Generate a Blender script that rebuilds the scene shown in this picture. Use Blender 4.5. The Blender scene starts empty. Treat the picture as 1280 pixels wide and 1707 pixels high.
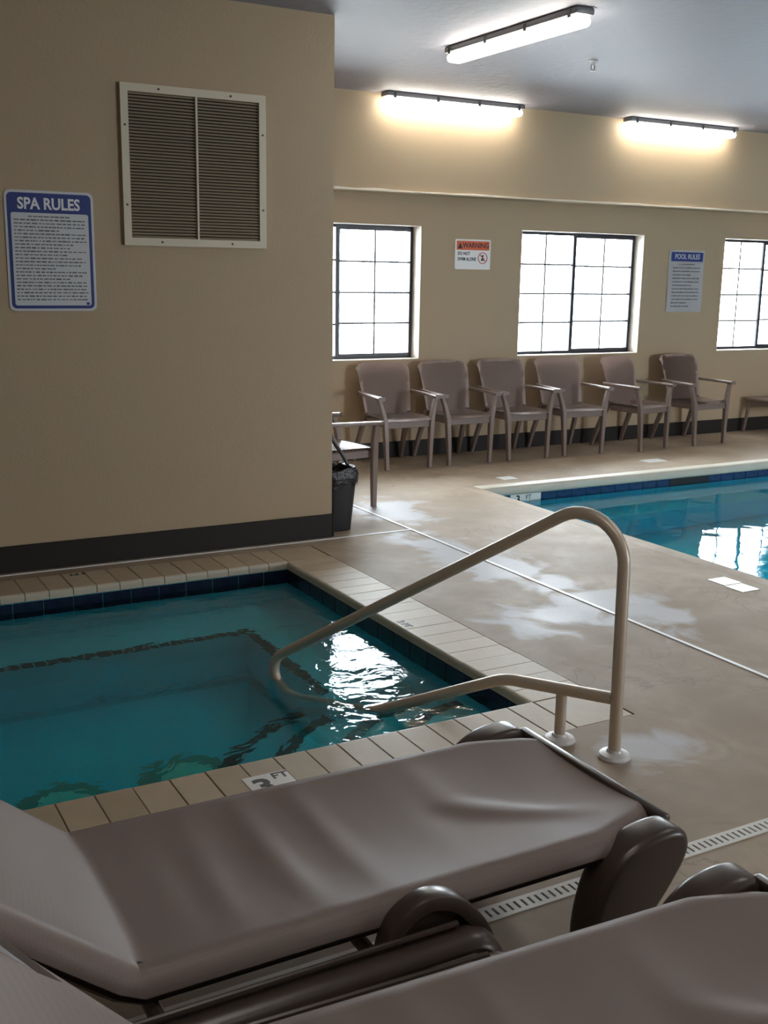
import bpy, bmesh, math, random
from mathutils import Vector, Matrix
random.seed(7)
S = bpy.context.scene
COL = S.collection
PI = math.pi

# ------------------------------------------------------------------ camera
cd = bpy.data.cameras.new('camera'); cam = bpy.data.objects.new('camera', cd); COL.objects.link(cam)
R_ = (0.87535997, -0.48320191, 0.01615029); D_ = (-0.08998195, -0.19564897, -0.97653711); F_ = (0.47502439, 0.85336826, -0.21474272)
cam.matrix_world = Matrix(((R_[0], -D_[0], -F_[0], 0), (R_[1], -D_[1], -F_[1], 0), (R_[2], -D_[2], -F_[2], 1.6), (0, 0, 0, 1)))
cd.sensor_fit = 'HORIZONTAL'; cd.sensor_width = 36; cd.lens = 51.105; cd.clip_start = 0.05
S.camera = cam

# ------------------------------------------------------------------ daylight and exposure
w = bpy.data.worlds.new('World'); S.world = w; w.use_nodes = True
bg = w.node_tree.nodes['Background']; bg.inputs[0].default_value = (0.86, 0.93, 1.0, 1); bg.inputs[1].default_value = 7.0
S.view_settings.view_transform = 'Standard'; S.view_settings.look = 'None'
S.view_settings.gamma = 1; S.view_settings.use_curve_mapping = False
S.view_settings.exposure = 2.38
WIN = [(3.50, 4.955), (6.015, 7.47), (8.545, 10.0), (11.05, 12.5)]   # window openings in the far wall
WZ0, WZ1 = 0.86, 1.995
FILL_OPEN = [(8.4, 10.0)]                                     # unseen opening behind the camera, added to let in fill daylight
for a, b in FILL_OPEN:
    l = bpy.data.lights.new('portal', 'AREA'); l.shape = 'RECTANGLE'; l.size = b-a; l.size_y = 2.0
    l.cycles.is_portal = True
    o = bpy.data.objects.new('window_portal', l); COL.objects.link(o); o.location = ((a+b)/2, -4.25, 1.2); o.rotation_euler = (PI/2, 0, 0)
for a, b in WIN:                                                      # sky portals in the openings
    l = bpy.data.lights.new('portal', 'AREA'); l.shape = 'RECTANGLE'; l.size = b-a; l.size_y = WZ1-WZ0
    l.cycles.is_portal = True
    o = bpy.data.objects.new('window_portal', l); COL.objects.link(o)
    o.location = ((a+b)/2, 8.53, (WZ0+WZ1)/2); o.rotation_euler = (-PI/2, 0, 0)
LAMP = 3.9

# ------------------------------------------------------------------ materials
MATS = {}
def mat(name, col, rough=.6, metal=0., bump=None, vary=None, coat=0., spec=.5, emit=None):
    m = bpy.data.materials.new(name); m.use_nodes = True; nt = m.node_tree; N = nt.nodes; L = nt.links
    b = N['Principled BSDF']
    b.inputs['Base Color'].default_value = (*col, 1); b.inputs['Roughness'].default_value = rough
    b.inputs['Metallic'].default_value = metal; b.inputs['Specular IOR Level'].default_value = spec
    b.inputs['Coat Weight'].default_value = coat; b.inputs['Coat Roughness'].default_value = .12
    tc = N.new('ShaderNodeTexCoord')
    if vary:                                         # (scale, amount)
        n = N.new('ShaderNodeTexNoise'); n.inputs['Scale'].default_value = vary[0]; n.inputs['Detail'].default_value = 5
        L.new(tc.outputs['Object'], n.inputs['Vector'])
        mx = N.new('ShaderNodeMix'); mx.data_type = 'RGBA'
        mx.inputs[6].default_value = (*[c*(1-vary[1]) for c in col], 1); mx.inputs[7].default_value = (*[min(1, c*(1+vary[1])) for c in col], 1)
        L.new(n.outputs['Fac'], mx.inputs[0]); L.new(mx.outputs[2], b.inputs['Base Color'])
    if bump:                                         # (scale, strength, distance)
        n = N.new('ShaderNodeTexNoise'); n.inputs['Scale'].default_value = bump[0]; n.inputs['Detail'].default_value = 4
        L.new(tc.outputs['Object'], n.inputs['Vector'])
        u = N.new('ShaderNodeBump'); u.inputs['Strength'].default_value = bump[1]; u.inputs['Distance'].default_value = bump[2]
        L.new(n.outputs['Fac'], u.inputs['Height']); L.new(u.outputs['Normal'], b.inputs['Normal'])
    if emit:
        b.inputs['Emission Color'].default_value = (*emit[0], 1); b.inputs['Emission Strength'].default_value = emit[1]
    MATS[name] = m
    return m

WALL = mat('wall_paint', (.455, .35, .232), .55, bump=(60, .25, .004), spec=.35)
CEIL = mat('ceiling_paint', (.36, .35, .40), .6, bump=(14, .6, .01))
BASE = mat('baseboard_vinyl', (.024, .021, .020), .55, spec=.25)
REVEAL = mat('window_reveal_paint', (.72, .66, .58), .6)
WHITE = mat('white_strip', (.85, .86, .88), .4)
LEDGE = mat('ledge_paint', (.78, .72, .62), .35, bump=(9, .5, .01))
COPING = mat('coping_tile', (.45, .365, .26), .5, spec=.35, vary=(9, .16), bump=(40, .3, .002))
COPING2 = mat('coping_tile_pale', (.49, .40, .29), .5, spec=.35, vary=(11, .14), bump=(40, .3, .002))
NOSE = mat('coping_nose', (.52, .48, .38), .45, vary=(6, .12))
GROUT = mat('grout', (.20, .165, .13), .9)
PLASTER = mat('pool_plaster', (.24, .82, .99), .8, vary=(3, .10))
TILEB = mat('blue_tile', (.010, .018, .045), .18, vary=(16, .75), bump=(30, .3, .002))
TILEP = mat('pool_blue_tile', (.02, .055, .15), .18, vary=(16, .75), bump=(30, .3, .002))
TILEG = mat('blue_grout', (.09, .12, .16), .8)
TILED = mat('step_tile', (.012, .012, .022), .4)
TILEW = mat('marker_tile', (.80, .80, .78), .3)
INK = mat('black_ink', (.012, .012, .014), .5)
FRAMEW = mat('window_frame_metal', (.018, .018, .028), .4)
MUNT = mat('muntin_metal', (.05, .05, .06), .4)
CREAM = mat('vent_enamel', (.66, .60, .47), .45)
SLAT = mat('vent_slat_enamel', (.44, .36, .25), .5)
DARK = mat('vent_void', (.035, .032, .027), .9)
SIGNW = mat('sign_white', (.62, .64, .68), .35)
SIGNB = mat('sign_blue', (.02, .045, .22), .35)
SIGNO = mat('sign_orange', (.70, .12, .035), .4)
SIGNR = mat('sign_red', (.60, .10, .09), .4)
RAIL = mat('rail_metal', (.58, .50, .41), .36, metal=.3)
FLANGE = mat('flange_plate', (.60, .59, .60), .4, metal=.2)
RESIN = mat('brown_resin', (.060, .043, .036), .30, bump=(90, .08, .001))
CHAIRM = mat('chair_resin', (.34, .255, .225), .42, bump=(180, .25, .001))
SEATM = mat('chair_seat_resin', (.30, .235, .215), .24, bump=(180, .15, .001), spec=.7)
CHAIRF = mat('chair_frame', (.22, .165, .145), .38)
BIN = mat('black_plastic', (.015, .016, .020), .35)
BAG = mat('bin_bag', (.010, .010, .012), .25, bump=(40, .8, .01))
LENS = mat('lamp_lens', (.9, .9, .9), .3, emit=((1.0, .94, .82), LAMP))
LENSC = LENS
HOUS = mat('lamp_housing', (.20, .20, .21), .4)
CLIP = mat('lamp_clip', (.05, .05, .055), .4)
DRAIN = mat('drain_grate', (.66, .64, .60), .45)
DRAIND = mat('drain_slot', (.05, .045, .04), .9)
GROUND = mat('outside_concrete', (.6, .6, .58), .9)
BRASS = mat('sprinkler_metal', (.12, .11, .11), .35, metal=.8)
LIGHTC = mat('drain_cover', (.95, .95, .72), .5)
LIGHTR = mat('drain_ring', (.36, .42, .30), .6)

def fabric():
    m = mat('sling_fabric', (.29, .24, .225), .46, spec=.55)
    nt = m.node_tree; N = nt.nodes; L = nt.links; b = N['Principled BSDF']
    tc = N.new('ShaderNodeTexCoord')
    mp = N.new('ShaderNodeMapping'); mp.inputs['Rotation'].default_value = (0, 0, .78); L.new(tc.outputs['Object'], mp.inputs[0])
    ch = N.new('ShaderNodeTexChecker'); ch.inputs['Scale'].default_value = 330
    ch.inputs[1].default_value = (.37, .295, .27, 1); ch.inputs[2].default_value = (.41, .33, .305, 1)
    L.new(mp.outputs[0], ch.inputs[0]); L.new(ch.outputs[0], b.inputs['Base Color'])
    u = N.new('ShaderNodeBump'); u.inputs['Strength'].default_value = .15; u.inputs['Distance'].default_value = .001
    L.new(ch.outputs[1], u.inputs['Height']); L.new(u.outputs[0], b.inputs['Normal'])
    b.inputs['Sheen Weight'].default_value = .15
    return m
FAB = fabric()

def deck_mat():
    m = mat('deck_concrete', (.42, .38, .33), .5, spec=.25)
    nt = m.node_tree; N = nt.nodes; L = nt.links; b = N['Principled BSDF']
    tc = N.new('ShaderNodeTexCoord'); P = tc.outputs['Object']
    def noise(sc, det=6, dist=0., vec=P):
        n = N.new('ShaderNodeTexNoise'); n.inputs['Scale'].default_value = sc; n.inputs['Detail'].default_value = det; n.inputs['Distortion'].default_value = dist
        L.new(vec, n.inputs['Vector']); return n.outputs['Fac']
    def ramp(src, a, b_, ca=(0, 0, 0, 1), cb=(1, 1, 1, 1)):
        r = N.new('ShaderNodeValToRGB'); r.color_ramp.elements[0].position = a; r.color_ramp.elements[1].position = b_
        r.color_ramp.elements[0].color = ca; r.color_ramp.elements[1].color = cb; L.new(src, r.inputs[0]); return r.outputs[0]
    def mix(f, a, c, kind='MIX'):
        x = N.new('ShaderNodeMix'); x.data_type = 'RGBA'; x.blend_type = kind
        if isinstance(f, float): x.inputs[0].default_value = f
        else: L.new(f, x.inputs[0])
        for k, v in ((6, a), (7, c)):
            if isinstance(v, tuple): x.inputs[k].default_value = v
            else: L.new(v, x.inputs[k])
        return x.outputs[2]
    def math_(op, a, c=None):
        x = N.new('ShaderNodeMath'); x.operation = op
        for k, v in ((0, a), (1, c)):
            if v is None: continue
            if isinstance(v, (int, float)): x.inputs[k].default_value = v
            else: L.new(v, x.inputs[k])
        return x.outputs[0]
    base = mix(ramp(noise(1.3, 7, .6), .32, .68), (.30, .228, .165, 1), (.44, .355, .275, 1))
    base = mix(ramp(noise(5.5, 8, 1.2), .36, .66), mix(.5, base, (.29, .225, .165, 1)), base)
    crack = ramp(math_('ABSOLUTE', math_('SUBTRACT', noise(2.4, 5, 1.5), .5)), .0, .012, (1, 1, 1, 1), (0, 0, 0, 1))
    crack = math_('MULTIPLY', crack, math_('MULTIPLY', ramp(noise(1.7, 2), .52, .64), .5))
    base = mix(crack, base, (.17, .145, .12, 1))
    # wet patches: bluish reflected window light mixed into the base colour
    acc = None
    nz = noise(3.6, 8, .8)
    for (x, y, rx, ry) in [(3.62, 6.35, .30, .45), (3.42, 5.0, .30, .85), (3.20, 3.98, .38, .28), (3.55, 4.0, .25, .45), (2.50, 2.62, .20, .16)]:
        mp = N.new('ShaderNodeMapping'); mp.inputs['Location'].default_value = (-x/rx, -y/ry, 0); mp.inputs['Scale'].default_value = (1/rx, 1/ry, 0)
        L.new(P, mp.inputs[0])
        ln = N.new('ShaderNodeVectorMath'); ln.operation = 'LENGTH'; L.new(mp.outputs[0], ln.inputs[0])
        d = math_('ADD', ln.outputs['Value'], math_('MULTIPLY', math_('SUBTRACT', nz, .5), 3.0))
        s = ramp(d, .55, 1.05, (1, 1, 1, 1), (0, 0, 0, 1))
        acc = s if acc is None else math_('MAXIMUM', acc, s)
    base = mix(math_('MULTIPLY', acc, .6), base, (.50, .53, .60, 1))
    L.new(base, b.inputs['Base Color'])
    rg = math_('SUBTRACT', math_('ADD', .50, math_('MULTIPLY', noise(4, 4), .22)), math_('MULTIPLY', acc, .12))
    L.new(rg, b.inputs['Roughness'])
    u = N.new('ShaderNodeBump'); u.inputs['Strength'].default_value = .35; u.inputs['Distance'].default_value = .006
    L.new(math_('SUBTRACT', math_('ADD', noise(7, 8, .5), math_('MULTIPLY', noise(60, 3), .12)), math_('MULTIPLY', crack, .3)), u.inputs['Height']); L.new(u.outputs[0], b.inputs['Normal'])
    return m
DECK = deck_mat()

def water_mat(name, density, waves):
    m = bpy.data.materials.new(name); m.use_nodes = True; nt = m.node_tree; N = nt.nodes; L = nt.links
    N.remove(N['Principled BSDF']); out = N['Material Output']
    tc = N.new('ShaderNodeTexCoord'); h = None
    for sc, am, dist in waves:
        n = N.new('ShaderNodeTexNoise'); n.inputs['Scale'].default_value = sc; n.inputs['Detail'].default_value = 2; n.inputs['Distortion'].default_value = dist
        L.new(tc.outputs['Object'], n.inputs['Vector'])
        mu = N.new('ShaderNodeMath'); mu.operation = 'MULTIPLY'; mu.inputs[1].default_value = am; L.new(n.outputs['Fac'], mu.inputs[0])
        if h is None: h = mu.outputs[0]
        else:
            ad = N.new('ShaderNodeMath'); L.new(h, ad.inputs[0]); L.new(mu.outputs[0], ad.inputs[1]); h = ad.outputs[0]
    bu = N.new('ShaderNodeBump'); bu.inputs['Strength'].default_value = 1; bu.inputs['Distance'].default_value = .01; L.new(h, bu.inputs['Height'])
    re = N.new('ShaderNodeBsdfRefraction'); re.inputs['IOR'].default_value = 1.333; re.inputs['Roughness'].default_value = 0; L.new(bu.outputs[0], re.inputs['Normal'])
    tr = N.new('ShaderNodeBsdfTransparent')
    gl = N.new('ShaderNodeBsdfGlossy'); gl.inputs['Roughness'].default_value = .015; L.new(bu.outputs[0], gl.inputs['Normal'])
    m1 = N.new('ShaderNodeMixShader'); m1.inputs[0].default_value = .15; L.new(re.outputs[0], m1.inputs[1]); L.new(tr.outputs[0], m1.inputs[2])
    fr = N.new('ShaderNodeFresnel'); fr.inputs['IOR'].default_value = 1.333; L.new(bu.outputs[0], fr.inputs['Normal'])
    m2 = N.new('ShaderNodeMixShader'); L.new(fr.outputs[0], m2.inputs[0]); L.new(m1.outputs[0], m2.inputs[1]); L.new(gl.outputs[0], m2.inputs[2])
    L.new(m2.outputs[0], out.inputs['Surface'])
    va = N.new('ShaderNodeVolumeAbsorption'); va.inputs['Color'].default_value = (.0, .955, .99, 1); va.inputs['Density'].default_value = density
    L.new(va.outputs[0], out.inputs['Volume'])
    return m
WATER_SPA = water_mat('spa_water', 1.3, [(2.2, .9, .5), (7, .55, 1.0), (20, .10, .5)])
WATER_POOL = water_mat('pool_water', 1.2, [(1.6, .45, .3), (8, .06, .5)])

def glass():
    m = bpy.data.materials.new('window_glass'); m.use_nodes = True; nt = m.node_tree; N = nt.nodes; L = nt.links
    N.remove(N['Principled BSDF']); tr = N.new('ShaderNodeBsdfTransparent'); tr.inputs[0].default_value = (.95, .97, .97, 1)
    gl = N.new('ShaderNodeBsdfGlossy'); gl.inputs['Roughness'].default_value = .02
    fr = N.new('ShaderNodeFresnel'); fr.inputs[0].default_value = 1.3
    mx = N.new('ShaderNodeMixShader'); L.new(fr.outputs[0], mx.inputs[0]); L.new(tr.outputs[0], mx.inputs[1]); L.new(gl.outputs[0], mx.inputs[2])
    L.new(mx.outputs[0], N['Material Output'].inputs['Surface']); return m
GLASS = glass()

# ------------------------------------------------------------------ mesh helpers
def BM(): return bmesh.new()
def box(bm, x0, x1, y0, y1, z0, z1, M=None):
    vs = [bm.verts.new((x, y, z)) for x in (x0, x1) for y in (y0, y1) for z in (z0, z1)]
    if M: [setattr(v, 'co', M @ v.co) for v in vs]
    for f in ((0, 1, 3, 2), (4, 6, 7, 5), (0, 4, 5, 1), (2, 3, 7, 6), (0, 2, 6, 4), (1, 5, 7, 3)):
        bm.faces.new([vs[i] for i in f])
    return vs
def tube(bm, pts, r, n=12, ry=None, caps=True):
    """sweep an ellipse along pts; r may be a list"""
    pts = [Vector(p) for p in pts]; rings = []
    up = None
    for i, p in enumerate(pts):
        t = (pts[min(i+1, len(pts)-1)] - pts[max(i-1, 0)]).normalized()
        if up is None:
            up = Vector((0, 0, 1)) if abs(t.z) < .9 else Vector((0, 1, 0))
        a = (up - t*up.dot(t)).normalized(); up = a; b = t.cross(a)
        rr = r[i] if isinstance(r, (list, tuple)) else r
        r2 = rr*(ry if ry else 1)
        rings.append([bm.verts.new(p + a*rr*math.cos(2*PI*k/n) + b*r2*math.sin(2*PI*k/n)) for k in range(n)])
    for A, B in zip(rings, rings[1:]):
        for k in range(n): bm.faces.new((A[k], A[(k+1) % n], B[(k+1) % n], B[k]))
    if caps: bm.faces.new(rings[0][::-1]); bm.faces.new(rings[-1])
def lathe(bm, prof, n=24, c=(0, 0, 0)):
    rings = [[bm.verts.new((c[0]+r*math.cos(2*PI*k/n), c[1]+r*math.sin(2*PI*k/n), c[2]+z)) for k in range(n)] for r, z in prof]
    for A, B in zip(rings, rings[1:]):
        for k in range(n): bm.faces.new((A[k], A[(k+1) % n], B[(k+1) % n], B[k]))
    bm.faces.new(rings[0][::-1]); bm.faces.new(rings[-1])
def prism(bm, outline, y0, y1):
    """extrude an (x,z) outline along y"""
    A = [bm.verts.new((x, y0, z)) for x, z in outline]; B = [bm.verts.new((x, y1, z)) for x, z in outline]; n = len(A)
    for k in range(n): bm.faces.new((A[k], B[k], B[(k+1) % n], A[(k+1) % n]))
    bm.faces.new(A); bm.faces.new(B[::-1])
def spline(pts, n=8):
    P = [Vector(p) for p in pts]; P = [P[0]*2-P[1]] + P + [P[-1]*2-P[-2]]; out = []
    for i in range(1, len(P)-2):
        for k in range(n):
            t = k/n
            out.append(.5*((2*P[i]) + (P[i+1]-P[i-1])*t + (2*P[i-1]-5*P[i]+4*P[i+1]-P[i+2])*t*t + (3*P[i]-P[i-1]-3*P[i+1]+P[i+2])*t**3))
    out.append(P[-2]); return out
def fillet(pts, rads, n=8):
    """polyline with rounded corners"""
    P = [Vector(p) for p in pts]; out = [P[0]]
    for i in range(1, len(P)-1):
        a = (P[i-1]-P[i]).normalized(); b = (P[i+1]-P[i]).normalized(); r = rads[i-1]
        ang = a.angle(b); d = r/math.tan(ang/2)
        p0 = P[i]+a*d; p1 = P[i]+b*d; c = P[i]+(a+b).normalized()*(r/math.sin(ang/2))
        u = (p0-c).normalized(); v = (p1-c).normalized(); th = u.angle(v)
        for k in range(n+1):
            t = k/n; out.append(c + r*((math.sin((1-t)*th)*u + math.sin(t*th)*v)/math.sin(th)))
    out.append(P[-1]); return out
def bevel(bm, w, seg=2, ang=.5):
    bm.normal_update()
    es = [e for e in bm.edges if len(e.link_faces) == 2 and e.calc_face_angle(0) > ang]
    bmesh.ops.bevel(bm, geom=es, offset=w, segments=seg, affect='EDGES', profile=.5)
def done(name, bm, m, parent=None, loc=None, rz=0., smooth=True, **props):
    bmesh.ops.recalc_face_normals(bm, faces=bm.faces)
    me = bpy.data.meshes.new(name); bm.to_mesh(me); bm.free()
    ms = m if isinstance(m, list) else [m]
    for x in ms: me.materials.append(x)
    if smooth:
        for p in me.polygons: p.use_smooth = True
        me.set_sharp_from_angle(angle=.6)
    return link(name, me, parent, loc, rz, **props)
def link(name, me, parent=None, loc=None, rz=0., **props):
    o = bpy.data.objects.new(name, me); COL.objects.link(o)
    if loc: o.location = loc
    o.rotation_euler.z = rz
    if parent: o.parent = parent
    for k, v in props.items(): o[k] = v
    return o
def thing(name, loc, label, cat, rz=0., group=None):
    o = bpy.data.objects.new(name, None); COL.objects.link(o); o.location = loc; o.rotation_euler.z = rz
    o.empty_display_size = .1; o['label'] = label; o['category'] = cat
    if group: o['group'] = group
    return o
def children(o): return [c for c in COL.objects if c.parent == o]
KIDS = {}
def clone(o, parent=None):
    c = o.copy(); COL.objects.link(c)
    if parent is not None: c.parent = parent
    for ch in [x for x in ALLOBJ if x.parent == o]: clone(ch, c)
    return c
def txt(name, body, size, m, parent, M, align='CENTER', bold=.0, xs=1., depth=.0006, **props):
    c = bpy.data.curves.new('t', 'FONT'); c.body = body; c.size = size; c.align_x = align; c.align_y = 'CENTER'; c.offset = bold; c.extrude = depth
    c.resolution_u = 3; t = bpy.data.objects.new('t', c); COL.objects.link(t)
    dg = bpy.context.evaluated_depsgraph_get(); me = bpy.data.meshes.new_from_object(t.evaluated_get(dg))
    bpy.data.objects.remove(t); me.transform(Matrix.Diagonal((xs, 1, 1, 1))); me.transform(M); me.materials.clear(); me.materials.append(m)
    return link(name, me, parent, **props)
FACE_Y = Matrix.Rotation(PI/2, 4, 'X')          # text upright on a wall facing -y

# ------------------------------------------------------------------ setting
bm = BM(); box(bm, -3, 2.905, 5.88, 8.32, 0, 3.0)
done('wall_left', bm, WALL, smooth=False, kind='structure')
bm = BM(); box(bm, -3, 2.905, 5.866, 5.8799, 0, .145); box(bm, 2.9051, 2.917, 5.866, 8.30, 0, .145); bevel(bm, .003, 1)
done('baseboard_left', bm, BASE, kind='structure')
bm = BM()
xs = [-3.3]
for a, b in WIN: xs += [a, b]
xs += [14.3]
box(bm, xs[0], xs[-1], 8.32, 8.56, -.01, WZ0); box(bm, xs[0], xs[-1], 8.32, 8.56, WZ1, 3.0)
for i in range(0, len(xs), 2): box(bm, xs[i], xs[i+1], 8.32, 8.56, WZ0, WZ1)
wb = done('wall_back', bm, WALL, smooth=False, kind='structure')
bm = BM()
for a, b in WIN:
    t = .004
    box(bm, a, a+t, 8.318, 8.558, WZ0, WZ1); box(bm, b-t, b, 8.318, 8.558, WZ0, WZ1)
    box(bm, a, b, 8.318, 8.558, WZ1-t, WZ1); box(bm, a, b, 8.318, 8.558, WZ0, WZ0+t)
done('trim_1', bm, REVEAL, smooth=False, kind='structure', label='pale painted window reveals')
bm = BM(); box(bm, 2.92, 14, 8.306, 8.3199, 0, .14); bevel(bm, .003, 1)
done('baseboard_back', bm, BASE, kind='structure')
bm = BM(); box(bm, 2.905, 14, 8.10, 8.3199, 2.245, 3.0)
done('wall_soffit', bm, WALL, smooth=False, kind='structure')
bm = BM()                                        # slightly uneven bright ledge along the soffit
N_ = 60; prev = None
for i in range(N_+1):
    x = 2.905+(14-2.905)*i/N_; d = .026+.009*random.random(); h = .012+.010*random.random()
    ring = [bm.verts.new(p) for p in ((x, 8.0999, 2.245), (x, 8.0999-d, 2.245), (x, 8.0999-d, 2.245+h*.6), (x, 8.0999, 2.245+h))]
    if prev:
        for k in range(4): bm.faces.new((prev[k], prev[(k+1) % 4], ring[(k+1) % 4], ring[k]))
    prev = ring
done('trim_2', bm, LEDGE, kind='structure')
bm = BM(); box(bm, -3.3, 14.3, -4.3, 8.56, 3.0, 3.2); done('ceiling', bm, CEIL, smooth=False, kind='structure')
bm = BM(); box(bm, -3.3, -3, -4, 8.56, -.01, 3.0); done('wall_side', bm, WALL, smooth=False, kind='structure')
bm = BM(); box(bm, 14, 14.3, -4, 8.56, -.01, 3.0); done('wall_right', bm, WALL, smooth=False, kind='structure')
bm = BM(); box(bm, -3.3, 14.3, -4.3, -4, 2.2, 3.0); box(bm, -3.3, 14.3, -4.3, -4, -.01, .2)
for a, b in ((-3.3, 8.4), (10.0, 14.3)): box(bm, a, b, -4.3, -4, .2, 2.2)
done('wall_front', bm, WALL, smooth=False, kind='structure')
bm = BM(); box(bm, -30, 45, 8.58, 60, -.3, -.12); done('ground', bm, GROUND, smooth=False, kind='structure')

# deck: pieces around the spa, the coping rows and the pool
SX0, SX1, SY0, SY1 = 0.02, 2.42, 3.15, 5.45      # spa opening
PX0, PX1, PY0, PY1 = 4.595, 11.5, -2.0, 6.79     # pool opening
CW = .27
bm = BM()
def slab(x0, x1, y0, y1): box(bm, x0, x1, y0, y1, -.045, 0)
slab(-3, 14, -4, PY0); slab(-3, PX0, PY0, 2.02)
slab(-3, PX0, 2.08, SY0-CW); slab(-3, SX0-CW, SY0-CW, SY1+CW); slab(SX1+CW+.004, PX0, SY0-CW, SY1+CW)
slab(-3, PX0, SY1+CW, PY1); slab(PX1, 14, PY0, PY1); slab(-3, 14, PY1, 8.56)
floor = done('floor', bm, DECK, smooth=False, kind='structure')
# concrete bed under the slabs, outside both basins
bm = BM()
for x0, x1, y0, y1 in ((-3, SX0-.1, -4, 8.56), (SX0-.1, PX0-.1, -4, SY0-.1), (SX0-.1, SX1+.1, SY1+.1, 8.56), (SX1+.1, PX0-.1, SY0-.1, 8.56), (PX0-.1, 14, PY1+.1, 8.56), (PX0-.1, 14, -4, PY0-.1)):
    box(bm, x0, x1, y0, y1, -.2, -.0455)
done('trim_3', bm, GROUT, smooth=False, kind='structure', label='mortar bed under the deck')
# bright expansion strips
bm = BM(); box(bm, 3.433, 3.453, 1.0, 8.30, .0002, .004); done('trim_4', bm, WHITE, smooth=False, kind='structure', label='white expansion strip running across the deck')
bm = BM(); box(bm, -3, 3.435, 5.812, 5.828, .0002, .004); done('trim_5', bm, WHITE, smooth=False, kind='structure', label='white expansion strip along the wall base')

# coping tiles, one by one
def coping_mesh(wd, dp, nose):
    b = BM(); box(b, 0, wd, 0, dp, -.04, .0)
    b.normal_update()
    es = [e for e in b.edges if all(abs(v.co.y-dp) < 1e-5 for v in e.verts) and all(abs(v.co.z) < 1e-5 for v in e.verts)]
    bmesh.ops.bevel(b, geom=es, offset=nose, segments=4, affect='EDGES', profile=.5)
    es = [e for e in b.edges if all(abs(v.co.z) < 1e-5 for v in e.verts) and abs(e.verts[0].co.x-e.verts[1].co.x) < 1e-5]
    bmesh.ops.bevel(b, geom=es, offset=.002, segments=1, affect='EDGES')
    b.normal_update()
    for f in b.faces:
        if f.calc_center_median().y > dp-nose*.9 : f.material_index = 1
    bmesh.ops.recalc_face_normals(b, faces=b.faces)
    me = bpy.data.meshes.new('coping_tile'); b.to_mesh(me); b.free(); me.materials.append(COPING); me.materials.append(NOSE); return me
cm1 = coping_mesh(.1165, CW+.012, .018); cm2 = cm1.copy(); cm2.materials[0] = COPING2
n = 20; st = (SX1-SX0)/n
for i in range(n):                                # near row, far row
    link('coping_tile', random.choice((cm1, cm2)), floor, (SX0+st*i+.0015, SY0-CW, random.uniform(-.0008, .0008)))
    link('coping_tile', random.choice((cm1, cm2)), floor, (SX0+st*(i+1)-.0015, SY1+CW, random.uniform(-.0008, .0008)), PI)
n = 19; st = (SY1-SY0)/n
for i in range(n):                                # right row, left row
    o = link('coping_tile', random.choice((cm1, cm2)), floor, (SX1+CW, SY0+st*i+.0015, random.uniform(-.0008, .0008)), PI/2)
    o.scale.x = 1.032
    o = link('coping_tile', random.choice((cm1, cm2)), floor, (SX0-CW, SY0+st*(i+1)-.0015, 0), -PI/2); o.scale.x = 1.032
b = BM(); box(b, 0, .262, 0, .262, -.04, 0); bevel(b, .002, 1)
cc = done('coping_tile', b, COPING, floor, (SX1+.003, SY0-CW+.003, 0))
for x, y in ((SX1+.003, SY1+.003), (SX0-CW+.003, SY0-CW+.003), (SX0-CW+.003, SY1+.003)): link('coping_tile', cc.data, floor, (x, y, 0))
# pool coping: rounded poured edge
bm = BM()
box(bm, PX0, PX1, PY1-.03, PY1+.10, -.075, .0015); bevel(bm, .022, 4)
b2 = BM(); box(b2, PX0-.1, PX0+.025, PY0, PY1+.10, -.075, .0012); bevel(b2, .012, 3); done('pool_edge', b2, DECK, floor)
done('pool_edge', bm, mat('pool_edge_concrete', (.60, .57, .48), .4, vary=(4, .12)), floor, label='rounded pale concrete pool edge')

# ------------------------------------------------------------------ basins
def basin(bm, x0, x1, y0, y1, zb):
    t = .09
    box(bm, x0-t, x0, y0-t, y1+t, zb, -.046); box(bm, x1, x1+t, y0-t, y1+t, zb, -.046)
    box(bm, x0, x1, y0-t, y0, zb, -.046); box(bm, x0, x1, y1, y1+t, zb, -.046)
    box(bm, x0-t, x1+t, y0-t, y1+t, zb-.1, zb)
WS = -.095; WP = -.128
spa = thing('spa_basin', (0, 0, 0), 'square blue-tiled spa pool set into the deck, with corner steps and bench', 'spa')
bm = BM(); basin(bm, SX0, SX1, SY0, SY1, WS-.98); done('basin_shell', bm, PLASTER, spa, smooth=False)
bm = BM(); bz = WS-.40
box(bm, SX0, SX1, SY1-.42, SY1, bz-.55, bz); box(bm, SX1-.42, SX1, SY0+.9, SY1-.42, bz-.55, bz)
bevel(bm, .012, 2); done('bench', bm, PLASTER, spa)
def edge_strip(pts, z, wd=.055):
    b = BM(); P = [Vector(p) for p in pts]
    for i in range(len(P)-1):
        a, c = P[i], P[i+1]; L = (c-a).length; ang = math.atan2(c.y-a.y, c.x-a.x); k = max(1, int(L/.06))
        for j in range(k):
            M = Matrix.Translation((a.x, a.y, z)) @ Matrix.Rotation(ang, 4, 'Z')
            box(b, L*j/k+.003, L*(j+1)/k-.003, -wd/2, wd/2, -.004, .004, M)
    return b
done('bench_edge_tiles', edge_strip([(SX0, SY1-.40), (SX1-.40, SY1-.40)], bz+.003), TILED, spa, smooth=False, kind='stuff')
done('bench_edge_tiles', edge_strip([(SX1-.40, SY1-.40), (SX1-.40, SY0+1.0)], bz+.003), TILED, spa, smooth=False, kind='stuff')
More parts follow.
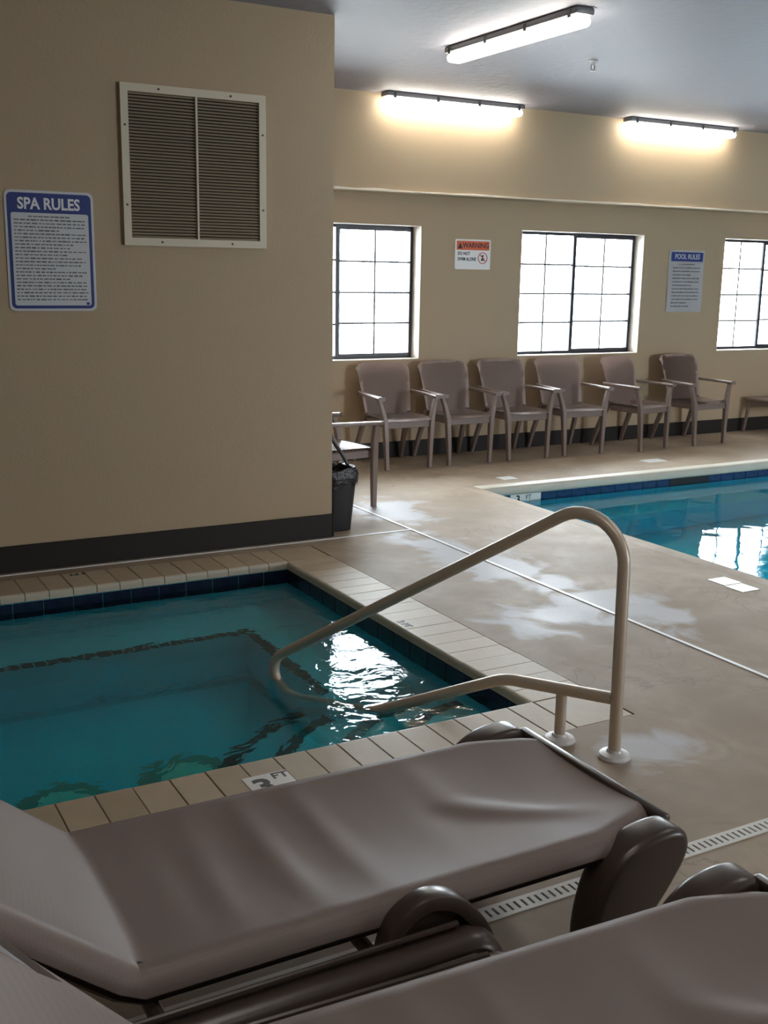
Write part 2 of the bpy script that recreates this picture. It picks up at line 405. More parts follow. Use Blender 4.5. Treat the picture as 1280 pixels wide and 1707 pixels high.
for k, (r, d) in enumerate(((.50, .20), (.76, .40), (1.04, .60), (1.30, .80))):
    bm = BM(); z1 = WS-d; z0 = WS-.979
    cx, cy = SX1-.0005, SY0+.0005
    ol = [(cx, cy)] + [(cx-r*math.cos(a), cy+r*math.sin(a)) for a in [PI/2*i/20 for i in range(21)]]
    A = [bm.verts.new((x, y, z0)) for x, y in ol]; B = [bm.verts.new((x, y, z1)) for x, y in ol]
    bm.faces.new(A); bm.faces.new(B)
    for i in range(len(ol)): bm.faces.new((A[i], A[(i+1) % len(ol)], B[(i+1) % len(ol)], B[i]))
    s = done('step', bm, PLASTER, spa, smooth=False)
    rr = r-.03
    pts = [(cx-rr*math.cos(a), cy+rr*math.sin(a), 0) for a in [PI/2*(i+.5)/16 for i in range(16)]]
    done('step_edge_tiles', edge_strip(pts, z1+.003), TILED, s, smooth=False, kind='stuff')
def wall_tiles(parent, x0, x1, axis, fixed, sign, z0, z1, wd, skip=()):
    """single tiles against a basin wall"""
    n = int(round((x1-x0)/wd)); wd = (x1-x0)/n
    b = BM(); box(b, .002, wd-.002, 0, .007, z0, z1); bevel(b, .0015, 1)
    bmesh.ops.recalc_face_normals(b, faces=b.faces)
    me = bpy.data.meshes.new('wall_tile'); b.to_mesh(me); b.free(); me.materials.append(TILEB if parent.name.startswith('spa') else TILEP)
    for i in range(n):
        if i in skip: continue
        if axis == 'x': o = link('wall_tile', me, parent, (x0+wd*(i if sign > 0 else i+1), fixed, 0), 0 if sign > 0 else PI)
        else: o = link('wall_tile', me, parent, (fixed, x0+wd*(i if sign > 0 else i+1), 0), PI/2 if sign > 0 else -PI/2)
    return wd
wall_tiles(spa, SX0, SX1, 'x', SY1-.0005, -1, -.19, -.047, .15)
wall_tiles(spa, SY0, SY1, 'y', SX1-.0005, 1, -.19, -.047, .15)
wall_tiles(spa, SX0, SX1, 'x', SY0+.0005, 1, -.19, -.047, .15)
for (x, y) in ((1.38, 4.16), (.86, 4.14)):
    bm = BM(); lathe(bm, [(.20, 0), (.20, .006), (.13, .008)], 28, (x, y, WS-.979)); rg = done('floor_drain', bm, LIGHTR, spa)
    bm = BM(); lathe(bm, [(.125, .007), (.12, .03), (.06, .045)], 28, (x, y, WS-.979)); done('drain_cover', bm, LIGHTC, rg, label='pale drain cover')
bm = BM(); box(bm, SX0-.01, SX1+.01, SY0-.01, SY1+.01, WS-1.0, WS)
o = done('spa_water', bm, WATER_SPA, smooth=False, kind='stuff', label='rippled teal water filling the spa', category='water')

pool = thing('pool_basin', (0, 0, 0), 'large swimming pool basin with blue tile band beyond the deck', 'pool')
bm = BM(); basin(bm, PX0, PX1, PY0, PY1, WP-1.25); done('basin_shell', bm, PLASTER, pool, smooth=False)
bm = BM(); box(bm, PX0, PX1, PY1-.35, PY1, WP-1.2, WP-.55); bevel(bm, .03, 2); done('bench', bm, PLASTER, pool)
wall_tiles(pool, PX0, PX1, 'x', PY1-.0005, -1, -.20, -.076, .15, skip=(2, 3, 13, 14, 15))
wall_tiles(pool, PY0, PY1, 'y', PX0+.0005, -1, -.20, -.076, .15)
bm = BM(); box(bm, PX0+.302, PX0+.598, PY1-.010, PY1-.0005, -.19, -.076); bevel(bm, .002, 1)
mk = done('depth_marker', bm, TILEW, pool, label='white depth marker tile')
txt('marker_text', '3', .085, INK, mk, Matrix.Translation((PX0+.375, PY1-.011, -.118)) @ FACE_Y, bold=.002)
txt('marker_text', 'FT', .05, INK, mk, Matrix.Translation((PX0+.475, PY1-.011, -.105)) @ FACE_Y)
bm = BM(); box(bm, 6.545, 6.998, PY1-.012, PY1-.0005, -.20, -.076); done('skimmer_mouth', bm, mat('skimmer_dark', (.008, .010, .018), .5), pool)
bm = BM(); box(bm, PX0-.01, PX1+.01, PY0-.01, PY1+.01, WP-1.3, WP)
done('pool_water', bm, WATER_POOL, smooth=False, kind='stuff', label='calm turquoise water filling the large pool', category='water')

# depth marker tiles in the deck
def deck_marker(x, y, wx, wy, label, t=None, rz=0.):
    bm = BM(); box(bm, -wx/2, wx/2, -wy/2, wy/2, 0, .0025); bevel(bm, .001, 1)
    o = done('depth_marker_tile', bm, TILEW, None, (x, y, .0003), rz, label=label, category='floor tile')
    if t:
        for s, sz, dx, dy, bo in t: txt('marker_text', s, sz, INK, o, Matrix.Translation((dx, dy, .0026)), bold=bo)
    return o
deck_marker(1.262, 2.965, .155, .155, 'white depth marker tile reading 3 FT on the near spa coping', [('3', .135, -.028, -.005, .004), ('FT', .055, .045, .048, .001)])
deck_marker(4.37, 4.06, .125, .125, 'white deck tile at the pool edge, farther of the pair')
deck_marker(4.36, 3.925, .125, .125, 'white deck tile at the pool edge, nearer of the pair')
deck_marker(6.75, 7.21, .22, .14, 'white deck tile in front of the fifth wall chair')
deck_marker(5.05, 7.05, .14, .12, 'faint white deck tile at the far left corner of the pool')
txt('marker_text', '3 FT', .05, INK, floor, Matrix.Translation((1.30, 5.69, .0006)) @ Matrix.Rotation(PI, 4, 'Z'), bold=.002)
txt('marker_text', '3 FT', .05, INK, floor, Matrix.Translation((2.452, 4.19, .001)) @ Matrix.Rotation(-PI/2, 4, 'Z'), bold=.002)

# slotted drain in the deck
dr = thing('deck_drain', (0, 2.05, 0), 'white slotted strip drain crossing the deck behind the brown loungers', 'drain')
bm = BM(); box(bm, -2.9, PX0, -.0295, .0295, -.04, -.018); done('channel', bm, DRAIND, dr, smooth=False)
bm = BM(); box(bm, -.6, PX0, -.0295, -.016, -.006, .002); box(bm, -.6, PX0, .016, .0295, -.006, .002)
x = -.6
while x < PX0: box(bm, x, min(x+.0145, PX0), -.016, .016, -.006, .0018); x += .0225
done('grate', bm, DRAIN, dr, smooth=False)

# ------------------------------------------------------------------ windows
for i, (a, b) in enumerate(WIN):
    y0, y1 = 8.455, 8.50
    bm = BM(); f = .020
    box(bm, a+.004, b-.004, y0, y1, WZ0+.004, WZ0+f); box(bm, a+.004, b-.004, y0, y1, WZ1-f, WZ1-.004)
    box(bm, a+.004, a+f, y0, y1, WZ0+f, WZ1-f); box(bm, b-f, b-.004, y0, y1, WZ0+f, WZ1-f)
    root = done('window_%d' % (i+1), bm, FRAMEW, smooth=False, kind='structure')
    mid = (a+b)/2
    for k, (s0, s1, yy) in enumerate(((a+f, mid+.02, .008), (mid-.035, b-f, -.016))):
        sf = .010 if k == 0 else .028
        bm = BM()
        box(bm, s0, s1, y0+yy, y0+yy+.022, WZ0+f, WZ0+f+sf); box(bm, s0, s1, y0+yy, y0+yy+.022, WZ1-f-sf, WZ1-f)
        box(bm, s0, s0+sf+.006, y0+yy, y0+yy+.022, WZ0+f+sf, WZ1-f-sf); box(bm, s1-sf*.7, s1, y0+yy, y0+yy+.022, WZ0+f+sf, WZ1-f-sf)
        sa = done('sash', bm, FRAMEW, root, smooth=False)
        gx0, gx1, gz0, gz1 = s0+sf+.006, s1-sf*.7, WZ0+f+sf, WZ1-f-sf; gy = y0+yy+.011
        bm = BM(); box(bm, gx0, gx1, gy-.002, gy+.002, gz0, gz1); done('pane', bm, GLASS, sa, smooth=False)
        bm = BM(); xm = (gx0+gx1)/2; box(bm, xm-.008, xm+.008, gy-.008, gy-.003, gz0, gz1); done('muntin', bm, MUNT, sa, smooth=False)
        for q in (1, 2, 3):
            zq = gz0+(gz1-gz0)*q/4
            bm = BM(); box(bm, gx0, gx1, gy-.007, gy-.0035, zq-.008, zq+.008); done('muntin', bm, MUNT, sa, smooth=False)

# ------------------------------------------------------------------ wall vent
vt = thing('wall_vent', (2.0715, 5.88, 2.1265), 'large cream louvred return air vent on the left wall', 'vent')
W2, H2, fr_ = .4045, .4075, .040
bm = BM()
for x0, x1, z0, z1 in ((-W2, W2, -H2, -H2+fr_), (-W2, W2, H2-fr_, H2), (-W2, -W2+fr_, -H2+fr_, H2-fr_), (W2-fr_, W2, -H2+fr_, H2-fr_)):
    box(bm, x0, x1, -.022, -.0005, z0, z1)
bmesh.ops.remove_doubles(bm, verts=bm.verts, dist=1e-5)
frm = done('frame', bm, CREAM, vt, smooth=False)
bm = BM()
for x, z in ((-.2, H2-.02), (.2, H2-.02), (-.2, -H2+.02), (.2, -H2+.02), (-W2+.02, .2), (-W2+.02, -.2), (W2-.02, .2), (W2-.02, -.2)):
    M = Matrix.Translation((x, -.0225, z)) @ FACE_Y; b2 = []
    box(bm, x-.005, x+.005, -.025, -.0218, z-.005, z+.005)
done('screws', bm, CLIP, frm, smooth=False, kind='stuff')
bm = BM(); box(bm, -W2+fr_, W2-fr_, -.003, -.0006, -H2+fr_, H2-fr_); done('back_plate', bm, DARK, vt, smooth=False)
bm = BM(); box(bm, .0, .011, -.022, -.004, -H2+fr_, H2-fr_); done('mullion', bm, CREAM, vt, smooth=False)
bm = BM(); hw = (W2-fr_-.004)/2
ol = [(-.0175, -.0052), (-.0168, -.0062), (-.0045, .0030), (-.0052, .0040)]
A = [bm.verts.new((-hw, y, z)) for y, z in ol]; B = [bm.verts.new((hw, y, z)) for y, z in ol]
for k in range(4): bm.faces.new((A[k], A[(k+1) % 4], B[(k+1) % 4], B[k]))
bm.faces.new(A); bm.faces.new(B[::-1]); bmesh.ops.recalc_face_normals(bm, faces=bm.faces)
sm = bpy.data.meshes.new('slat'); bm.to_mesh(sm); bm.free(); sm.materials.append(SLAT)
ns = 46
for i in range(ns):
    z = -H2+fr_+.008+(2*(H2-fr_)-.014)*i/(ns-1)
    for cx in (-W2+fr_+hw+.001, .0115+hw):
        o = link('slat', sm, vt, (cx, 0, z)); o.rotation_euler.y = random.uniform(-.004, .004)

# ------------------------------------------------------------------ signs
def rrect(bm, w_, h_, r, y0, y1, cx=0, cz=0):
    ol = []
    for sx, sz, a0 in ((1, 1, 0), (-1, 1, PI/2), (-1, -1, PI), (1, -1, 3*PI/2)):
        for k in range(6):
            a = a0+PI/2*k/5; ol.append((cx+sx*(w_/2-r)+r*math.cos(a), cz+sz*(h_/2-r)+r*math.sin(a)))
    prism(bm, ol, y0, y1)
def scribble(parent, m, x0, x1, z0, z1, rows, hh, y, seed, gap=.006, firstc=True):
    """lines of print too small to read"""
    rd = random.Random(seed); bm = BM()
    for r in range(rows):
        z = z1-(z1-z0)*r/(rows-1); x = x0; end = x1-(0 if rd.random() < .55 else rd.random()*.45*(x1-x0))
        if r == 0 and firstc: x = x0+.2*(x1-x0); end = x1-.2*(x1-x0)
        while x < end-.01:
            l = rd.uniform(.008, .028); l = min(l, end-x); h = hh*rd.uniform(.6, 1.0)
            box(bm, x, x+l, y-.0008, y, z-h/2, z+h/2); x += l+gap*rd.uniform(.5, 1.2)
    return done('small_print', bm, m, parent, smooth=False, kind='stuff')
PRINT = mat('grey_print', (.13, .13, .14), .6)
s = thing('spa_rules_sign', (1.288, 5.879, 1.676), 'tall white and blue SPA RULES sign on the left wall', 'sign')
bm = BM(); rrect(bm, .445, .600, .03, -.004, 0); done('board', bm, SIGNW, s, smooth=False)
bm = BM(); rrect(bm, .420, .575, .024, -.0055, -.004); done('border', bm, SIGNB, s, smooth=False)
bm = BM(); rrect(bm, .388, .462, .012, -.0068, -.0055, 0, -.041); done('panel', bm, SIGNW, s, smooth=False)
txt('lettering', 'SPA RULES', .078, mat('sign_lettering', (.78, .80, .84), .4), s, Matrix.Translation((-.003, -.006, .233)) @ FACE_Y, bold=.0022, xs=.86)
scribble(s, PRINT, -.182, .180, -.242, .172, 25, .0075, -.0069, 3)
bm = BM(); rrect(bm, .018, .014, .006, -.0078, -.0069, .176, -.262); done('maker_mark', bm, SIGNB, s, smooth=False)

s = thing('warning_sign', (5.487, 8.319, 1.767), 'small white and orange WARNING sign on the back wall between the windows', 'sign')
bm = BM(); rrect(bm, .375, .258, .012, -.004, 0); done('board', bm, mat('sign_bright', (.86, .86, .87), .35), s, smooth=False)
bm = BM(); rrect(bm, .345, .078, .006, -.0055, -.004, 0, .076); done('header', bm, SIGNO, s, smooth=False)
txt('lettering', 'WARNING', .062, INK, s, Matrix.Translation((.028, -.006, .076)) @ FACE_Y, bold=.001, xs=.92)
bm = BM(); prism(bm, [(-.160, .050), (-.112, .050), (-.136, .100)], -.0065, -.0055); done('warning_triangle', bm, INK, s, smooth=False)
txt('lettering', 'DO NOT', .040, INK, s, Matrix.Translation((-.160, -.0045, .006)) @ FACE_Y, 'LEFT', bold=.001, xs=.8)
txt('lettering', 'SWIM ALONE', .040, INK, s, Matrix.Translation((-.160, -.0045, -.042)) @ FACE_Y, 'LEFT', bold=.001, xs=.8)
bm = BM(); ring = []
for k in range(24):
    a = 2*PI*k/24; ring.append((.105+.047*math.cos(a), -.030+.047*math.sin(a), -.0052))
tube(bm, [(x, z_, y) for x, y, z_ in ring]+[(ring[0][0], ring[0][2], ring[0][1])], .004, 5)
M = Matrix.Translation((.105, 0, -.030)) @ Matrix.Rotation(.78, 4, 'Y')
box(bm, -.045, .045, -.0062, -.0042, -.004, .004, M)
done('prohibition_symbol', bm, SIGNR, s)
bm = BM(); lathe(bm, [(.010, 0), (.010, .001)], 12); bmesh.ops.transform(bm, matrix=Matrix.Translation((.105, -.0042, -.012)) @ FACE_Y, verts=bm.verts)
prism(bm, [(.085, -.055), (.125, -.050), (.118, -.028), (.096, -.026)], -.0052, -.0042)
done('swimmer_symbol', bm, INK, s, smooth=False)

s = thing('pool_rules_sign', (8.035, 8.317, 1.560), 'tall white POOL RULES sign with a blue header on the back wall', 'sign')
bm = BM()                                         # slightly warped sheet
nx, nz = 6, 10; g = []
for j in range(nz+1):
    row = []
    for i in range(nx+1):
        x = -.235+.47*i/nx; z = -.300+.60*j/nz; row.append(bm.verts.new((x, -.006-.004*math.sin(3.2*j/nz*2)-.002*math.cos(i), z)))
    g.append(row)
for j in range(nz):
    for i in range(nx): bm.faces.new((g[j][i], g[j][i+1], g[j+1][i+1], g[j+1][i]))
bmesh.ops.solidify(bm, geom=bm.faces, thickness=.002)
done('board', bm, mat('sign_sheet', (.84, .85, .90), .28), s)
bm = BM(); rrect(bm, .42, .088, .006, -.0135, -.0125, 0, .238); done('header', bm, SIGNB, s, smooth=False)
txt('lettering', 'POOL RULES', .068, SIGNW, s, Matrix.Translation((0, -.0139, .238)) @ FACE_Y, bold=.001, xs=.86)
scribble(s, PRINT, -.18, .18, -.245, .165, 13, .011, -.0125, 9)

# ------------------------------------------------------------------ ceiling lamps
def lamp(x, y, rz, label):
    t = thing('ceiling_lamp', (x, y, 3.0), label, 'lamp', rz, 'long sealed strip lamps on the ceiling')
    L2 = .665
    bm = BM(); box(bm, -L2, L2, -.062, .062, -.040, -.0005); bevel(bm, .012, 2); done('housing', bm, HOUS, t)
    bm = BM(); box(bm, -L2+.012, L2-.012, -.056, .056, -.095, -.0405); bevel(bm, .026, 4); done('diffuser', bm, LENS, t)
    for i in (-.60, -.2, .2, .60):
        for sd in (-1, 1):
            bm = BM(); box(bm, i-.012, i+.012, sd*.0625-.003, sd*.0625+.003, -.052, -.012); done('clip', bm, CLIP, t, smooth=False)
    return t
lamp(3.94, 5.62, PI/2, 'strip lamp on the open ceiling, the one pointing toward the camera')
lamp(5.06, 8.005, 0, 'strip lamp along the soffit above the first window and warning sign')
lamp(7.56, 8.005, 0, 'strip lamp along the soffit above the pool rules sign')
lamp(3.94, 1.70, PI/2, 'unseen strip lamp added to light the loungers, in line with the one over the deck')  # out-of-frame lamp, added to brighten the loungers
lamp(1.2, 1.3, PI/2, 'unseen strip lamp added right above the loungers to brighten them')  # added overhead fill, never in view
lamp(1.2, -0.8, PI/2, 'unseen fill strip lamp added on the ceiling behind the loungers')  # second added fill lamp, behind the view
lamp(7.9, 4.0, PI/2, 'unseen strip lamp added as fill over the middle of the large pool')  # unseen lamp put in to brighten the right side
lamp(7.9, 0.5, PI/2, 'unseen strip lamp added as fill over the large pool')  # also added out of view, fill from the right
lamp(10.06, 8.005, 0, 'strip lamp along the soffit past the right edge of the picture')
sp = thing('ceiling_sprinkler', (4.93, 6.10, 3.0), 'small metal fire sprinkler head on the white ceiling', 'sprinkler')
bm = BM(); lathe(bm, [(.030, -.0005), (.030, -.006), (.014, -.012), (.010, -.030), (.006, -.034)], 16); done('escutcheon', bm, FLANGE, sp)
bm = BM(); tube(bm, [(-.012, 0, -.030), (-.016, 0, -.050), (-.004, 0, -.068)], .003, 6); tube(bm, [(.012, 0, -.030), (.016, 0, -.050), (.004, 0, -.068)], .003, 6); done('yoke', bm, BRASS, sp)
bm = BM(); lathe(bm, [(.020, -.068), (.020, -.070), (.004, -.072)], 16); done('deflector', bm, BRASS, sp)

# ------------------------------------------------------------------ spa hand rail
hr = thing('spa_handrail', (2.374, 2.627, 0), 'bent taupe metal hand rail looping out over the spa corner', 'handrail', math.atan2(.191, -.085))
r = .0215
P1 = fillet([(0, 0, .01), (.012, 0, .949), (1.595, 0, -.025), (1.48, 0, -.232), (1.05, 0, -.118), (.44, 0, .176), (.02, 0, .208)], [.157, .085, .09, .6, .25], 12)
bm = BM(); tube(bm, P1, r, 20); done('bent_tube', bm, RAIL, hr)
bm = BM(); tube(bm, [(.209, 0, .01), (.209, 0, .185)], .0195, 18); done('short_post', bm, RAIL, hr)
for x in (0, .209):
    bm = BM(); lathe(bm, [(.056, .0004), (.057, .006), (.050, .016), (.028, .022), (.024, .030)], 32, (x, 0, 0)); done('flange', bm, FLANGE, hr)

# ------------------------------------------------------------------ sling loungers
def lounger(deg):
    t = thing('sling_lounger', (1.0, 2.03, 0), '', 'lounger')
    # ---- sling
    th = math.radians(deg); xc, zc = -.52, .352; LB = .80
    def frame_(s):
        """s: distance from foot; returns point and normal of the sling plane"""
        if s < 1.27: return Vector((.75-s, 0, .352)), Vector((0, 0, 1))
        d = s-1.27; k = min(1, d/.02)
        a = th*k
        return Vector((xc-math.cos(th)*d, 0, zc+math.sin(th)*d)), Vector((math.sin(a), 0, math.cos(a)))
    def hw_(x):
        if x > .56: return .31-(x-.56)*.055/.19 if x < .70 else .2695-(x-.70)*.6
        return .31
    ss = [1.27*i/90 for i in range(90)] + [1.27+LB*i/40 for i in range(41)]
    bm = BM(); rows = []
    NC = 36; rt = .045
    for s_ in ss:
        c, nrm = frame_(s_); x = c.x; h = hw_(x) if s_ < 1.27 else .31
        row = []
        prof = []
        for k in range(NC+1):                      # flat top
            y = (-1+2*k/NC)*(h-rt)
            q = y/(h-rt); q = math.sin(q*PI/2)*.35+q*.65; y = q*(h-rt)
            sag = .026*(1-q*q)
            if s_ < 1.27:
                e = min(1, max(0, (x+.52)/.25))*min(1, max(0, (.75-x)/.22)); sag *= .35+.65*e
                env = (1-q*q*.85)*min(1, max(0, (.66-x)/.15))*min(1, max(0, (x+.48)/.1))
                wv = 0
                for x0, am, wd, sl in ((-.27, .0060, .040, -.05), (-.13, .0070, .036, 0.0), (.02, .0060, .036, 0.0), (.235, .0040, .05, 0.), (-.40, .003, .04, 0)):
                    dx = x-(x0+sl*(.3-y)); wv += am*math.exp(-(dx/wd)**2)
                # stretch fold curving to the near foot corner
                xr = .34+.45*max(0, (.05-y)/.3)**1.4
                wv += .010*math.exp(-((x-xr)/.06)**2)*(1 if y > -.23 else .5)
                dz = wv*env-sag
            else:
                d = s_-1.27; dz = -sag*.6*min(1, d/.1)
            prof.append((y, dz))
        for sd in (-1, 1):
            ext = []
            for k in range(1, 9):
                a = PI/2*k/6 if k <= 6 else PI/2
                yy = (h-rt)+rt*math.sin(a); zz = -rt*(1-math.cos(a))-(0 if k <= 6 else (k-6)*.010)
                if k == 8: yy -= .012
                ext.append((sd*yy, zz))
            prof = (ext[::-1]+prof) if sd < 0 else (prof+ext)
        for y, dz in prof:
            p = c+nrm*dz; row.append(bm.verts.new((p.x, y, p.z)))
        rows.append(row)
    for A, B in zip(rows, rows[1:]):
        for k in range(len(A)-1): bm.faces.new((A[k], A[k+1], B[k+1], B[k]))
    bmesh.ops.solidify(bm, geom=bm.faces, thickness=-.003)
    done('sling', bm, FAB, t)
    # ---- tubes the sling wraps around
    bm = BM()
    for sd in (-1, 1):
        tube(bm, [(-.50, sd*.262, .305), (.56, sd*.262, .305), (.72, sd*.215, .305)], .030, 10)
    done('side_tube', bm, RESIN, t)
    bm = BM(); c, s_ = math.cos(th), math.sin(th)
    for sd in (-1, 1):
        tube(bm, [(xc-.015-.02*s_, sd*.262, zc-.045*c), (xc-c*.79+.045*s_, sd*.262, zc+s_*.79-.045*c)], .026, 10)
    tube(bm, [(xc-c*.77+.045*s_, -.262, zc+s_*.77-.045*c), (xc-c*.77+.045*s_, .262, zc+s_*.77-.045*c)], .022, 10)
    done('back_tube', bm, RESIN, t)
    # ---- foot bar
    bm = BM(); box(bm, .736, .764, -.290, .290, .322, .354); bevel(bm, .008, 2); done('foot_bar', bm, RESIN, t)
    for sd in (-1, 1):
        # broad curved foot leg: thick arch leaf, leaning outward at the top
        ol = [(.520,0),(.500,.10),(.505,.20),(.535,.290),(.60,.338),(.67,.356),(.730,.354),(.762,.328),(.765,.275),(.72,.19),(.655,.10),(.605,0)]
        olv = [(p.x, p.z) for p in spline([(x, 0, z) for x, z in ol], 4)]
        bm = BM(); prism(bm, olv, .268, .362)
        bevel(bm, .020, 4, .9)
        for v in bm.verts: v.co.y += -.030*(1-min(1, v.co.z/.38))-.050*max(0, (v.co.z-.33)/.06)*0
        if sd < 0: bmesh.ops.scale(bm, vec=(1, -1, 1), verts=bm.verts)
        done('foot_leg', bm, RESIN, t)
        # arched middle leg
        zm = 1 if sd < 0 else .80
        C = spline([(x, 0, z*zm) for x, _, z in [(-.040, 0, .225), (-.028, 0, .285), (.0, 0, .330), (.055, 0, .353), (.115, 0, .338), (.160, 0, .298), (.200, 0, .235), (.235, 0, .12), (.25, 0, .0)]], 6)
        bm = BM(); prev = None; wd = .017
        for i, p in enumerate(C):
            tt = (C[min(i+1, len(C)-1)]-C[max(0, i-1)]).normalized(); nn = Vector((-tt.z, 0, tt.x))
            y0, y1 = sd*.306, sd*.356
            ring = [bm.verts.new((q.x, y, q.z)) for q, y in ((p+nn*wd, y0), (p+nn*wd, y1), (p-nn*wd, y1), (p-nn*wd, y0))]
            if prev:
                for k in range(4): bm.faces.new((prev[k], prev[(k+1) % 4], ring[(k+1) % 4], ring[k]))
            else: bm.faces.new(ring)
            prev = ring
        bm.faces.new(prev[::-1]); bevel(bm, .006, 2, .8); done('middle_leg', bm, RESIN, t)
        bm = BM(); prism(bm, [(p.x, p.z) for p in C[:37]], sd*.322, sd*.330); done('leg_web', bm, RESIN, t)
        # low side rail bending down into the middle leg
        bm = BM(); yy = sd*.362
        P = fillet([(-.86, yy, 0), (-.80, yy, .258), (.185, yy, .258), (.262, yy, 0)], [.07, .07], 8)
        tube(bm, P, .040, 14, ry=.62); done('side_rail', bm, RESIN, t)
        bm = BM(); tube(bm, [(-.80, sd*.356, .296), (.12, sd*.356, .296)], .007, 8); done('rail_ridge', bm, RESIN, t)
    bm = BM(); tube(bm, [(-.05, -.31, .245), (-.05, .31, .245)], .016, 10); done('cross_bar', bm, RESIN, t)
    bm = BM(); tube(bm, [(-.50, -.345, .268), (-.50, .345, .268)], .016, 10); done('cross_bar', bm, RESIN, t)
    bm = BM(); tube(bm, [(-.70, -.2, .27), (-.86, -.2, .56)], .012, 8); tube(bm, [(-.70, .2, .27), (-.86, .2, .56)], .012, 8); tube(bm, [(-.70, -.345, .268), (-.70, .345, .268)], .012, 8); done('back_prop', bm, RESIN, t)
    return t
lg = lounger(39.5); lg.rotation_euler.z = 0.0
lg['label'] = 'brown sling lounger lying nearest the spa, seen whole in the foreground'
lg['group'] = 'brown sling loungers in the foreground'
l2 = lounger(47); l2['group'] = lg['group']; l2.location = (.98, 1.206, 0); l2.rotation_euler.z = math.radians(-2.7)
l2['label'] = 'brown sling lounger cut off by the bottom edge of the picture'

# ------------------------------------------------------------------ arm chairs
def armchair():
    t = thing('armchair', (0, 0, 0), '', 'chair')
    # backrest panel: curved, rounded top, leaning back
    bm = BM(); nu, nv = 16, 18; rows = []
    for j in range(nv+1):
        v = j/nv; row = []
        for i in range(nu+1):
            u = -1+2*i/nu; w_ = .215+.040*v**.8
            cut = max(0, abs(u)-.80)/.20
            z = .405+.445*v - (.035*cut**2.2+.010*u*u)*v**6
            y = .105+.115*v+.02*v*v - .035*(u*u)*(.5+.5*v)
            if v > .88: y += .010*(v-.88)/.12
            row.append(bm.verts.new((u*w_, y, z)))
        rows.append(row)
    for A, B in zip(rows, rows[1:]):
        for k in range(nu): bm.faces.new((A[k], A[k+1], B[k+1], B[k]))
    bmesh.ops.solidify(bm, geom=bm.faces, thickness=.020); bevel(bm, .005, 1, .9)
    done('backrest', bm, CHAIRM, t)
    # seat: dished, rounded front edge with apron
    bm = BM(); rows = []; n1, n2 = 14, 12
    for j in range(n2+1):
        v = j/n2; row = []
        for i in range(n1+1):
            u = -1+2*i/n1; w_ = .235-.020*v
            y = -.275+.40*v-.030*(1-u*u)*(1-v)
            z = .425-.012*(1-u*u)*math.sin(PI*v)-.018*max(0, (.15-v)/.15)**2
            row.append(bm.verts.new((u*w_, y, z)))
        rows.append(row)
    for A, B in zip(rows, rows[1:]):
        for k in range(n1): bm.faces.new((A[k], A[k+1], B[k+1], B[k]))
    bmesh.ops.solidify(bm, geom=bm.faces, thickness=.022); bevel(bm, .006, 1, .9)
    done('seat', bm, SEATM, t)
    bm = BM()
    box(bm, -.205, .205, -.262, -.240, .345, .402); box(bm, -.205, -.185, -.24, .10, .350, .402); box(bm, .185, .205, -.24, .10, .350, .402); box(bm, -.19, .19, .09, .11, .350, .41)
    bevel(bm, .004, 1); done('apron', bm, CHAIRF, t)
    for sd in (-1, 1):
        bm = BM()
        def bar(P, wx, wy):
            prev = None
            for (x, y, z, k) in P:
                ring = [bm.verts.new((x+a*wx*k, y+b*wy*k, z)) for a, b in ((-1, -1), (1, -1), (1, 1), (-1, 1))]
                if prev:
                    for q in range(4): bm.faces.new((prev[q], prev[(q+1) % 4], ring[(q+1) % 4], ring[q]))
                else: bm.faces.new(ring)
                prev = ring
            bm.faces.new(prev[::-1])
        bar([(sd*.205, -.268, 0, .85), (sd*.212, -.262, .20, 1), (sd*.222, -.255, .40, 1.15), (sd*.245, -.245, .50, 1), (sd*.272, -.235, .585, .9)], .019, .021)
        bevel(bm, .005, 1); done('front_leg', bm, CHAIRF, t)
        bm = BM()
        bar([(sd*.235, .275, 0, .8), (sd*.225, .215, .18, 1), (sd*.210, .135, .38, 1.2), (sd*.208, .110, .44, 1)], .017, .022)
        bevel(bm, .005, 1); done('rear_leg', bm, CHAIRF, t)
        bm = BM(); A = []
        for (x, y, z, wx, h) in ((sd*.245, .165, .602, .014, .014), (sd*.262, .05, .601, .020, .013), (sd*.268, -.10, .599, .024, .012), (sd*.270, -.22, .597, .028, .011), (sd*.270, -.285, .595, .025, .010)):
            A.append([bm.verts.new((x+a*wx, y, z+b*h)) for a, b in ((-1, -1), (1, -1), (1, 1), (-1, 1))])
        bm.faces.new(A[0])
        for p, q in zip(A, A[1:]):
            for k in range(4): bm.faces.new((p[k], p[(k+1) % 4], q[(k+1) % 4], q[k]))
        bm.faces.new(A[-1][::-1]); bevel(bm, .006, 2); done('armrest', bm, CHAIRF, t)
    return t
ac = armchair(); ALLOBJ = list(COL.objects)
spots = [(4.53, 8.0, 0, 'leftmost of six brown armchairs along the window wall, under the first window'),
         (5.135, 8.0, 0, 'second brown armchair from the left, standing below the warning sign'),
         (5.752, 8.0, 0, 'third brown armchair from the left along the window wall'),
         (6.385, 8.0, -3, 'fourth brown armchair from the left, in front of the middle window'),
         (7.13, 7.965, 13, 'fifth brown armchair from the left, turned slightly, below the middle window right side'),
         (7.91, 7.985, 3, 'rightmost of six brown armchairs, standing below the pool rules sign'),
         (3.27, 6.72, 96, 'brown armchair half hidden behind the corner of the left wall')]
for i, (x, y, a, lab) in enumerate(spots):
    c = ac if i == 0 else clone(ac)
    c.location = (x, y, 0); c.rotation_euler.z = math.radians(a); c['label'] = lab; c['group'] = 'brown armchairs around the pool room'

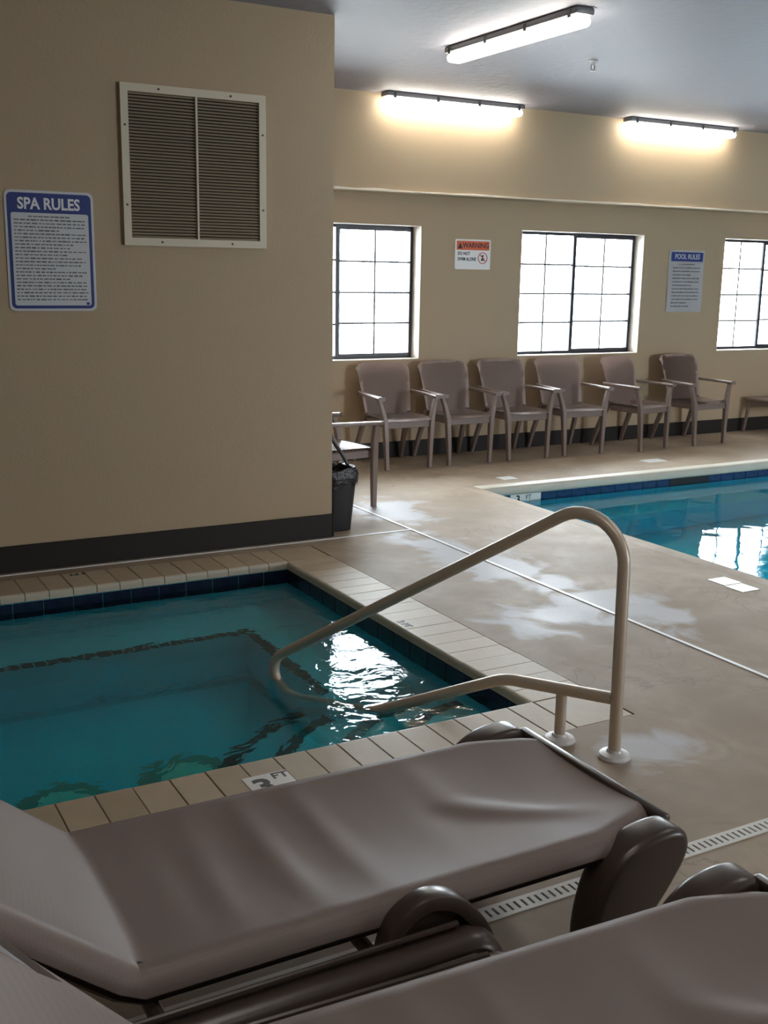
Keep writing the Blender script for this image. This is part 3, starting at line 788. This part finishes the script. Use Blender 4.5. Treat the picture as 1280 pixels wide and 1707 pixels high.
# low side table at the right edge
tb = thing('side_table', (9.24, 8.04, 0), 'low brown resin side table by the window wall at the right edge', 'table')
bm = BM(); box(bm, -.28, .28, -.22, .22, .340, .368); bevel(bm, .012, 3); done('table_top', bm, CHAIRF, tb)
bm = BM(); box(bm, -.25, .25, -.19, -.17, .26, .34); box(bm, -.25, .25, .17, .19, .26, .34); done('apron', bm, CHAIRM, tb, smooth=False)
for sx in (-1, 1):
    for sy in (-1, 1):
        bm = BM(); tube(bm, [(sx*.285, sy*.20, 0), (sx*.262, sy*.19, .20), (sx*.25, sy*.185, .34)], [.014, .018, .021], 8); done('leg', bm, CHAIRF, tb)

# waste bin behind the corner
wbn = thing('waste_bin', (3.015, 6.08, 0), 'small black waste bin with liner and lifted handle by the wall corner', 'bin')
bm = BM(); O = []
for z, hx, hy in ((0, .080, .10), (.004, .085, .105), (.34, .112, .135), (.375, .116, .139)):
    O.append([bm.verts.new((x, y, z)) for x, y in [(hx*(abs(math.cos(a))**.35)*(1 if math.cos(a) > 0 else -1), hy*(abs(math.sin(a))**.35)*(1 if math.sin(a) > 0 else -1)) for a in [2*PI*(k+.5)/24 for k in range(24)]]])
for p, q in zip(O, O[1:]):
    for k in range(24): bm.faces.new((p[k], p[(k+1) % 24], q[(k+1) % 24], q[k]))
bm.faces.new(O[0][::-1]); done('bin_body', bm, BIN, wbn)
bm = BM(); rows = []; rd = random.Random(5); K = 40; jit = [rd.uniform(-1, 1) for _ in range(K)]
for z, sc, jz in ((.29, 1.05, .03), (.33, 1.09, .01), (.372, 1.10, .0), (.398, 1.02, .012), (.392, .90, .008), (.33, .84, .006)):
    rows.append([bm.verts.new((.113*sc*(abs(math.cos(a))**.4)*(1 if math.cos(a) > 0 else -1)+jit[k]*.002, .136*sc*(abs(math.sin(a))**.4)*(1 if math.sin(a) > 0 else -1), z+jit[k]*jz)) for k, a in enumerate([2*PI*(k+.5)/K for k in range(K)])])
for p, q in zip(rows, rows[1:]):
    for k in range(K): bm.faces.new((p[k], p[(k+1) % K], q[(k+1) % K], q[k]))
done('bin_liner', bm, BAG, wbn)
bm = BM(); tube(bm, spline([(.100, -.02, .385), (.055, -.015, .47), (.0, 0, .555), (-.035, 0, .625), (-.075, 0, .56), (-.085, .01, .46), (-.088, .01, .39)], 5), .012, 8, ry=.5); done('handle', bm, BIN, wbn)
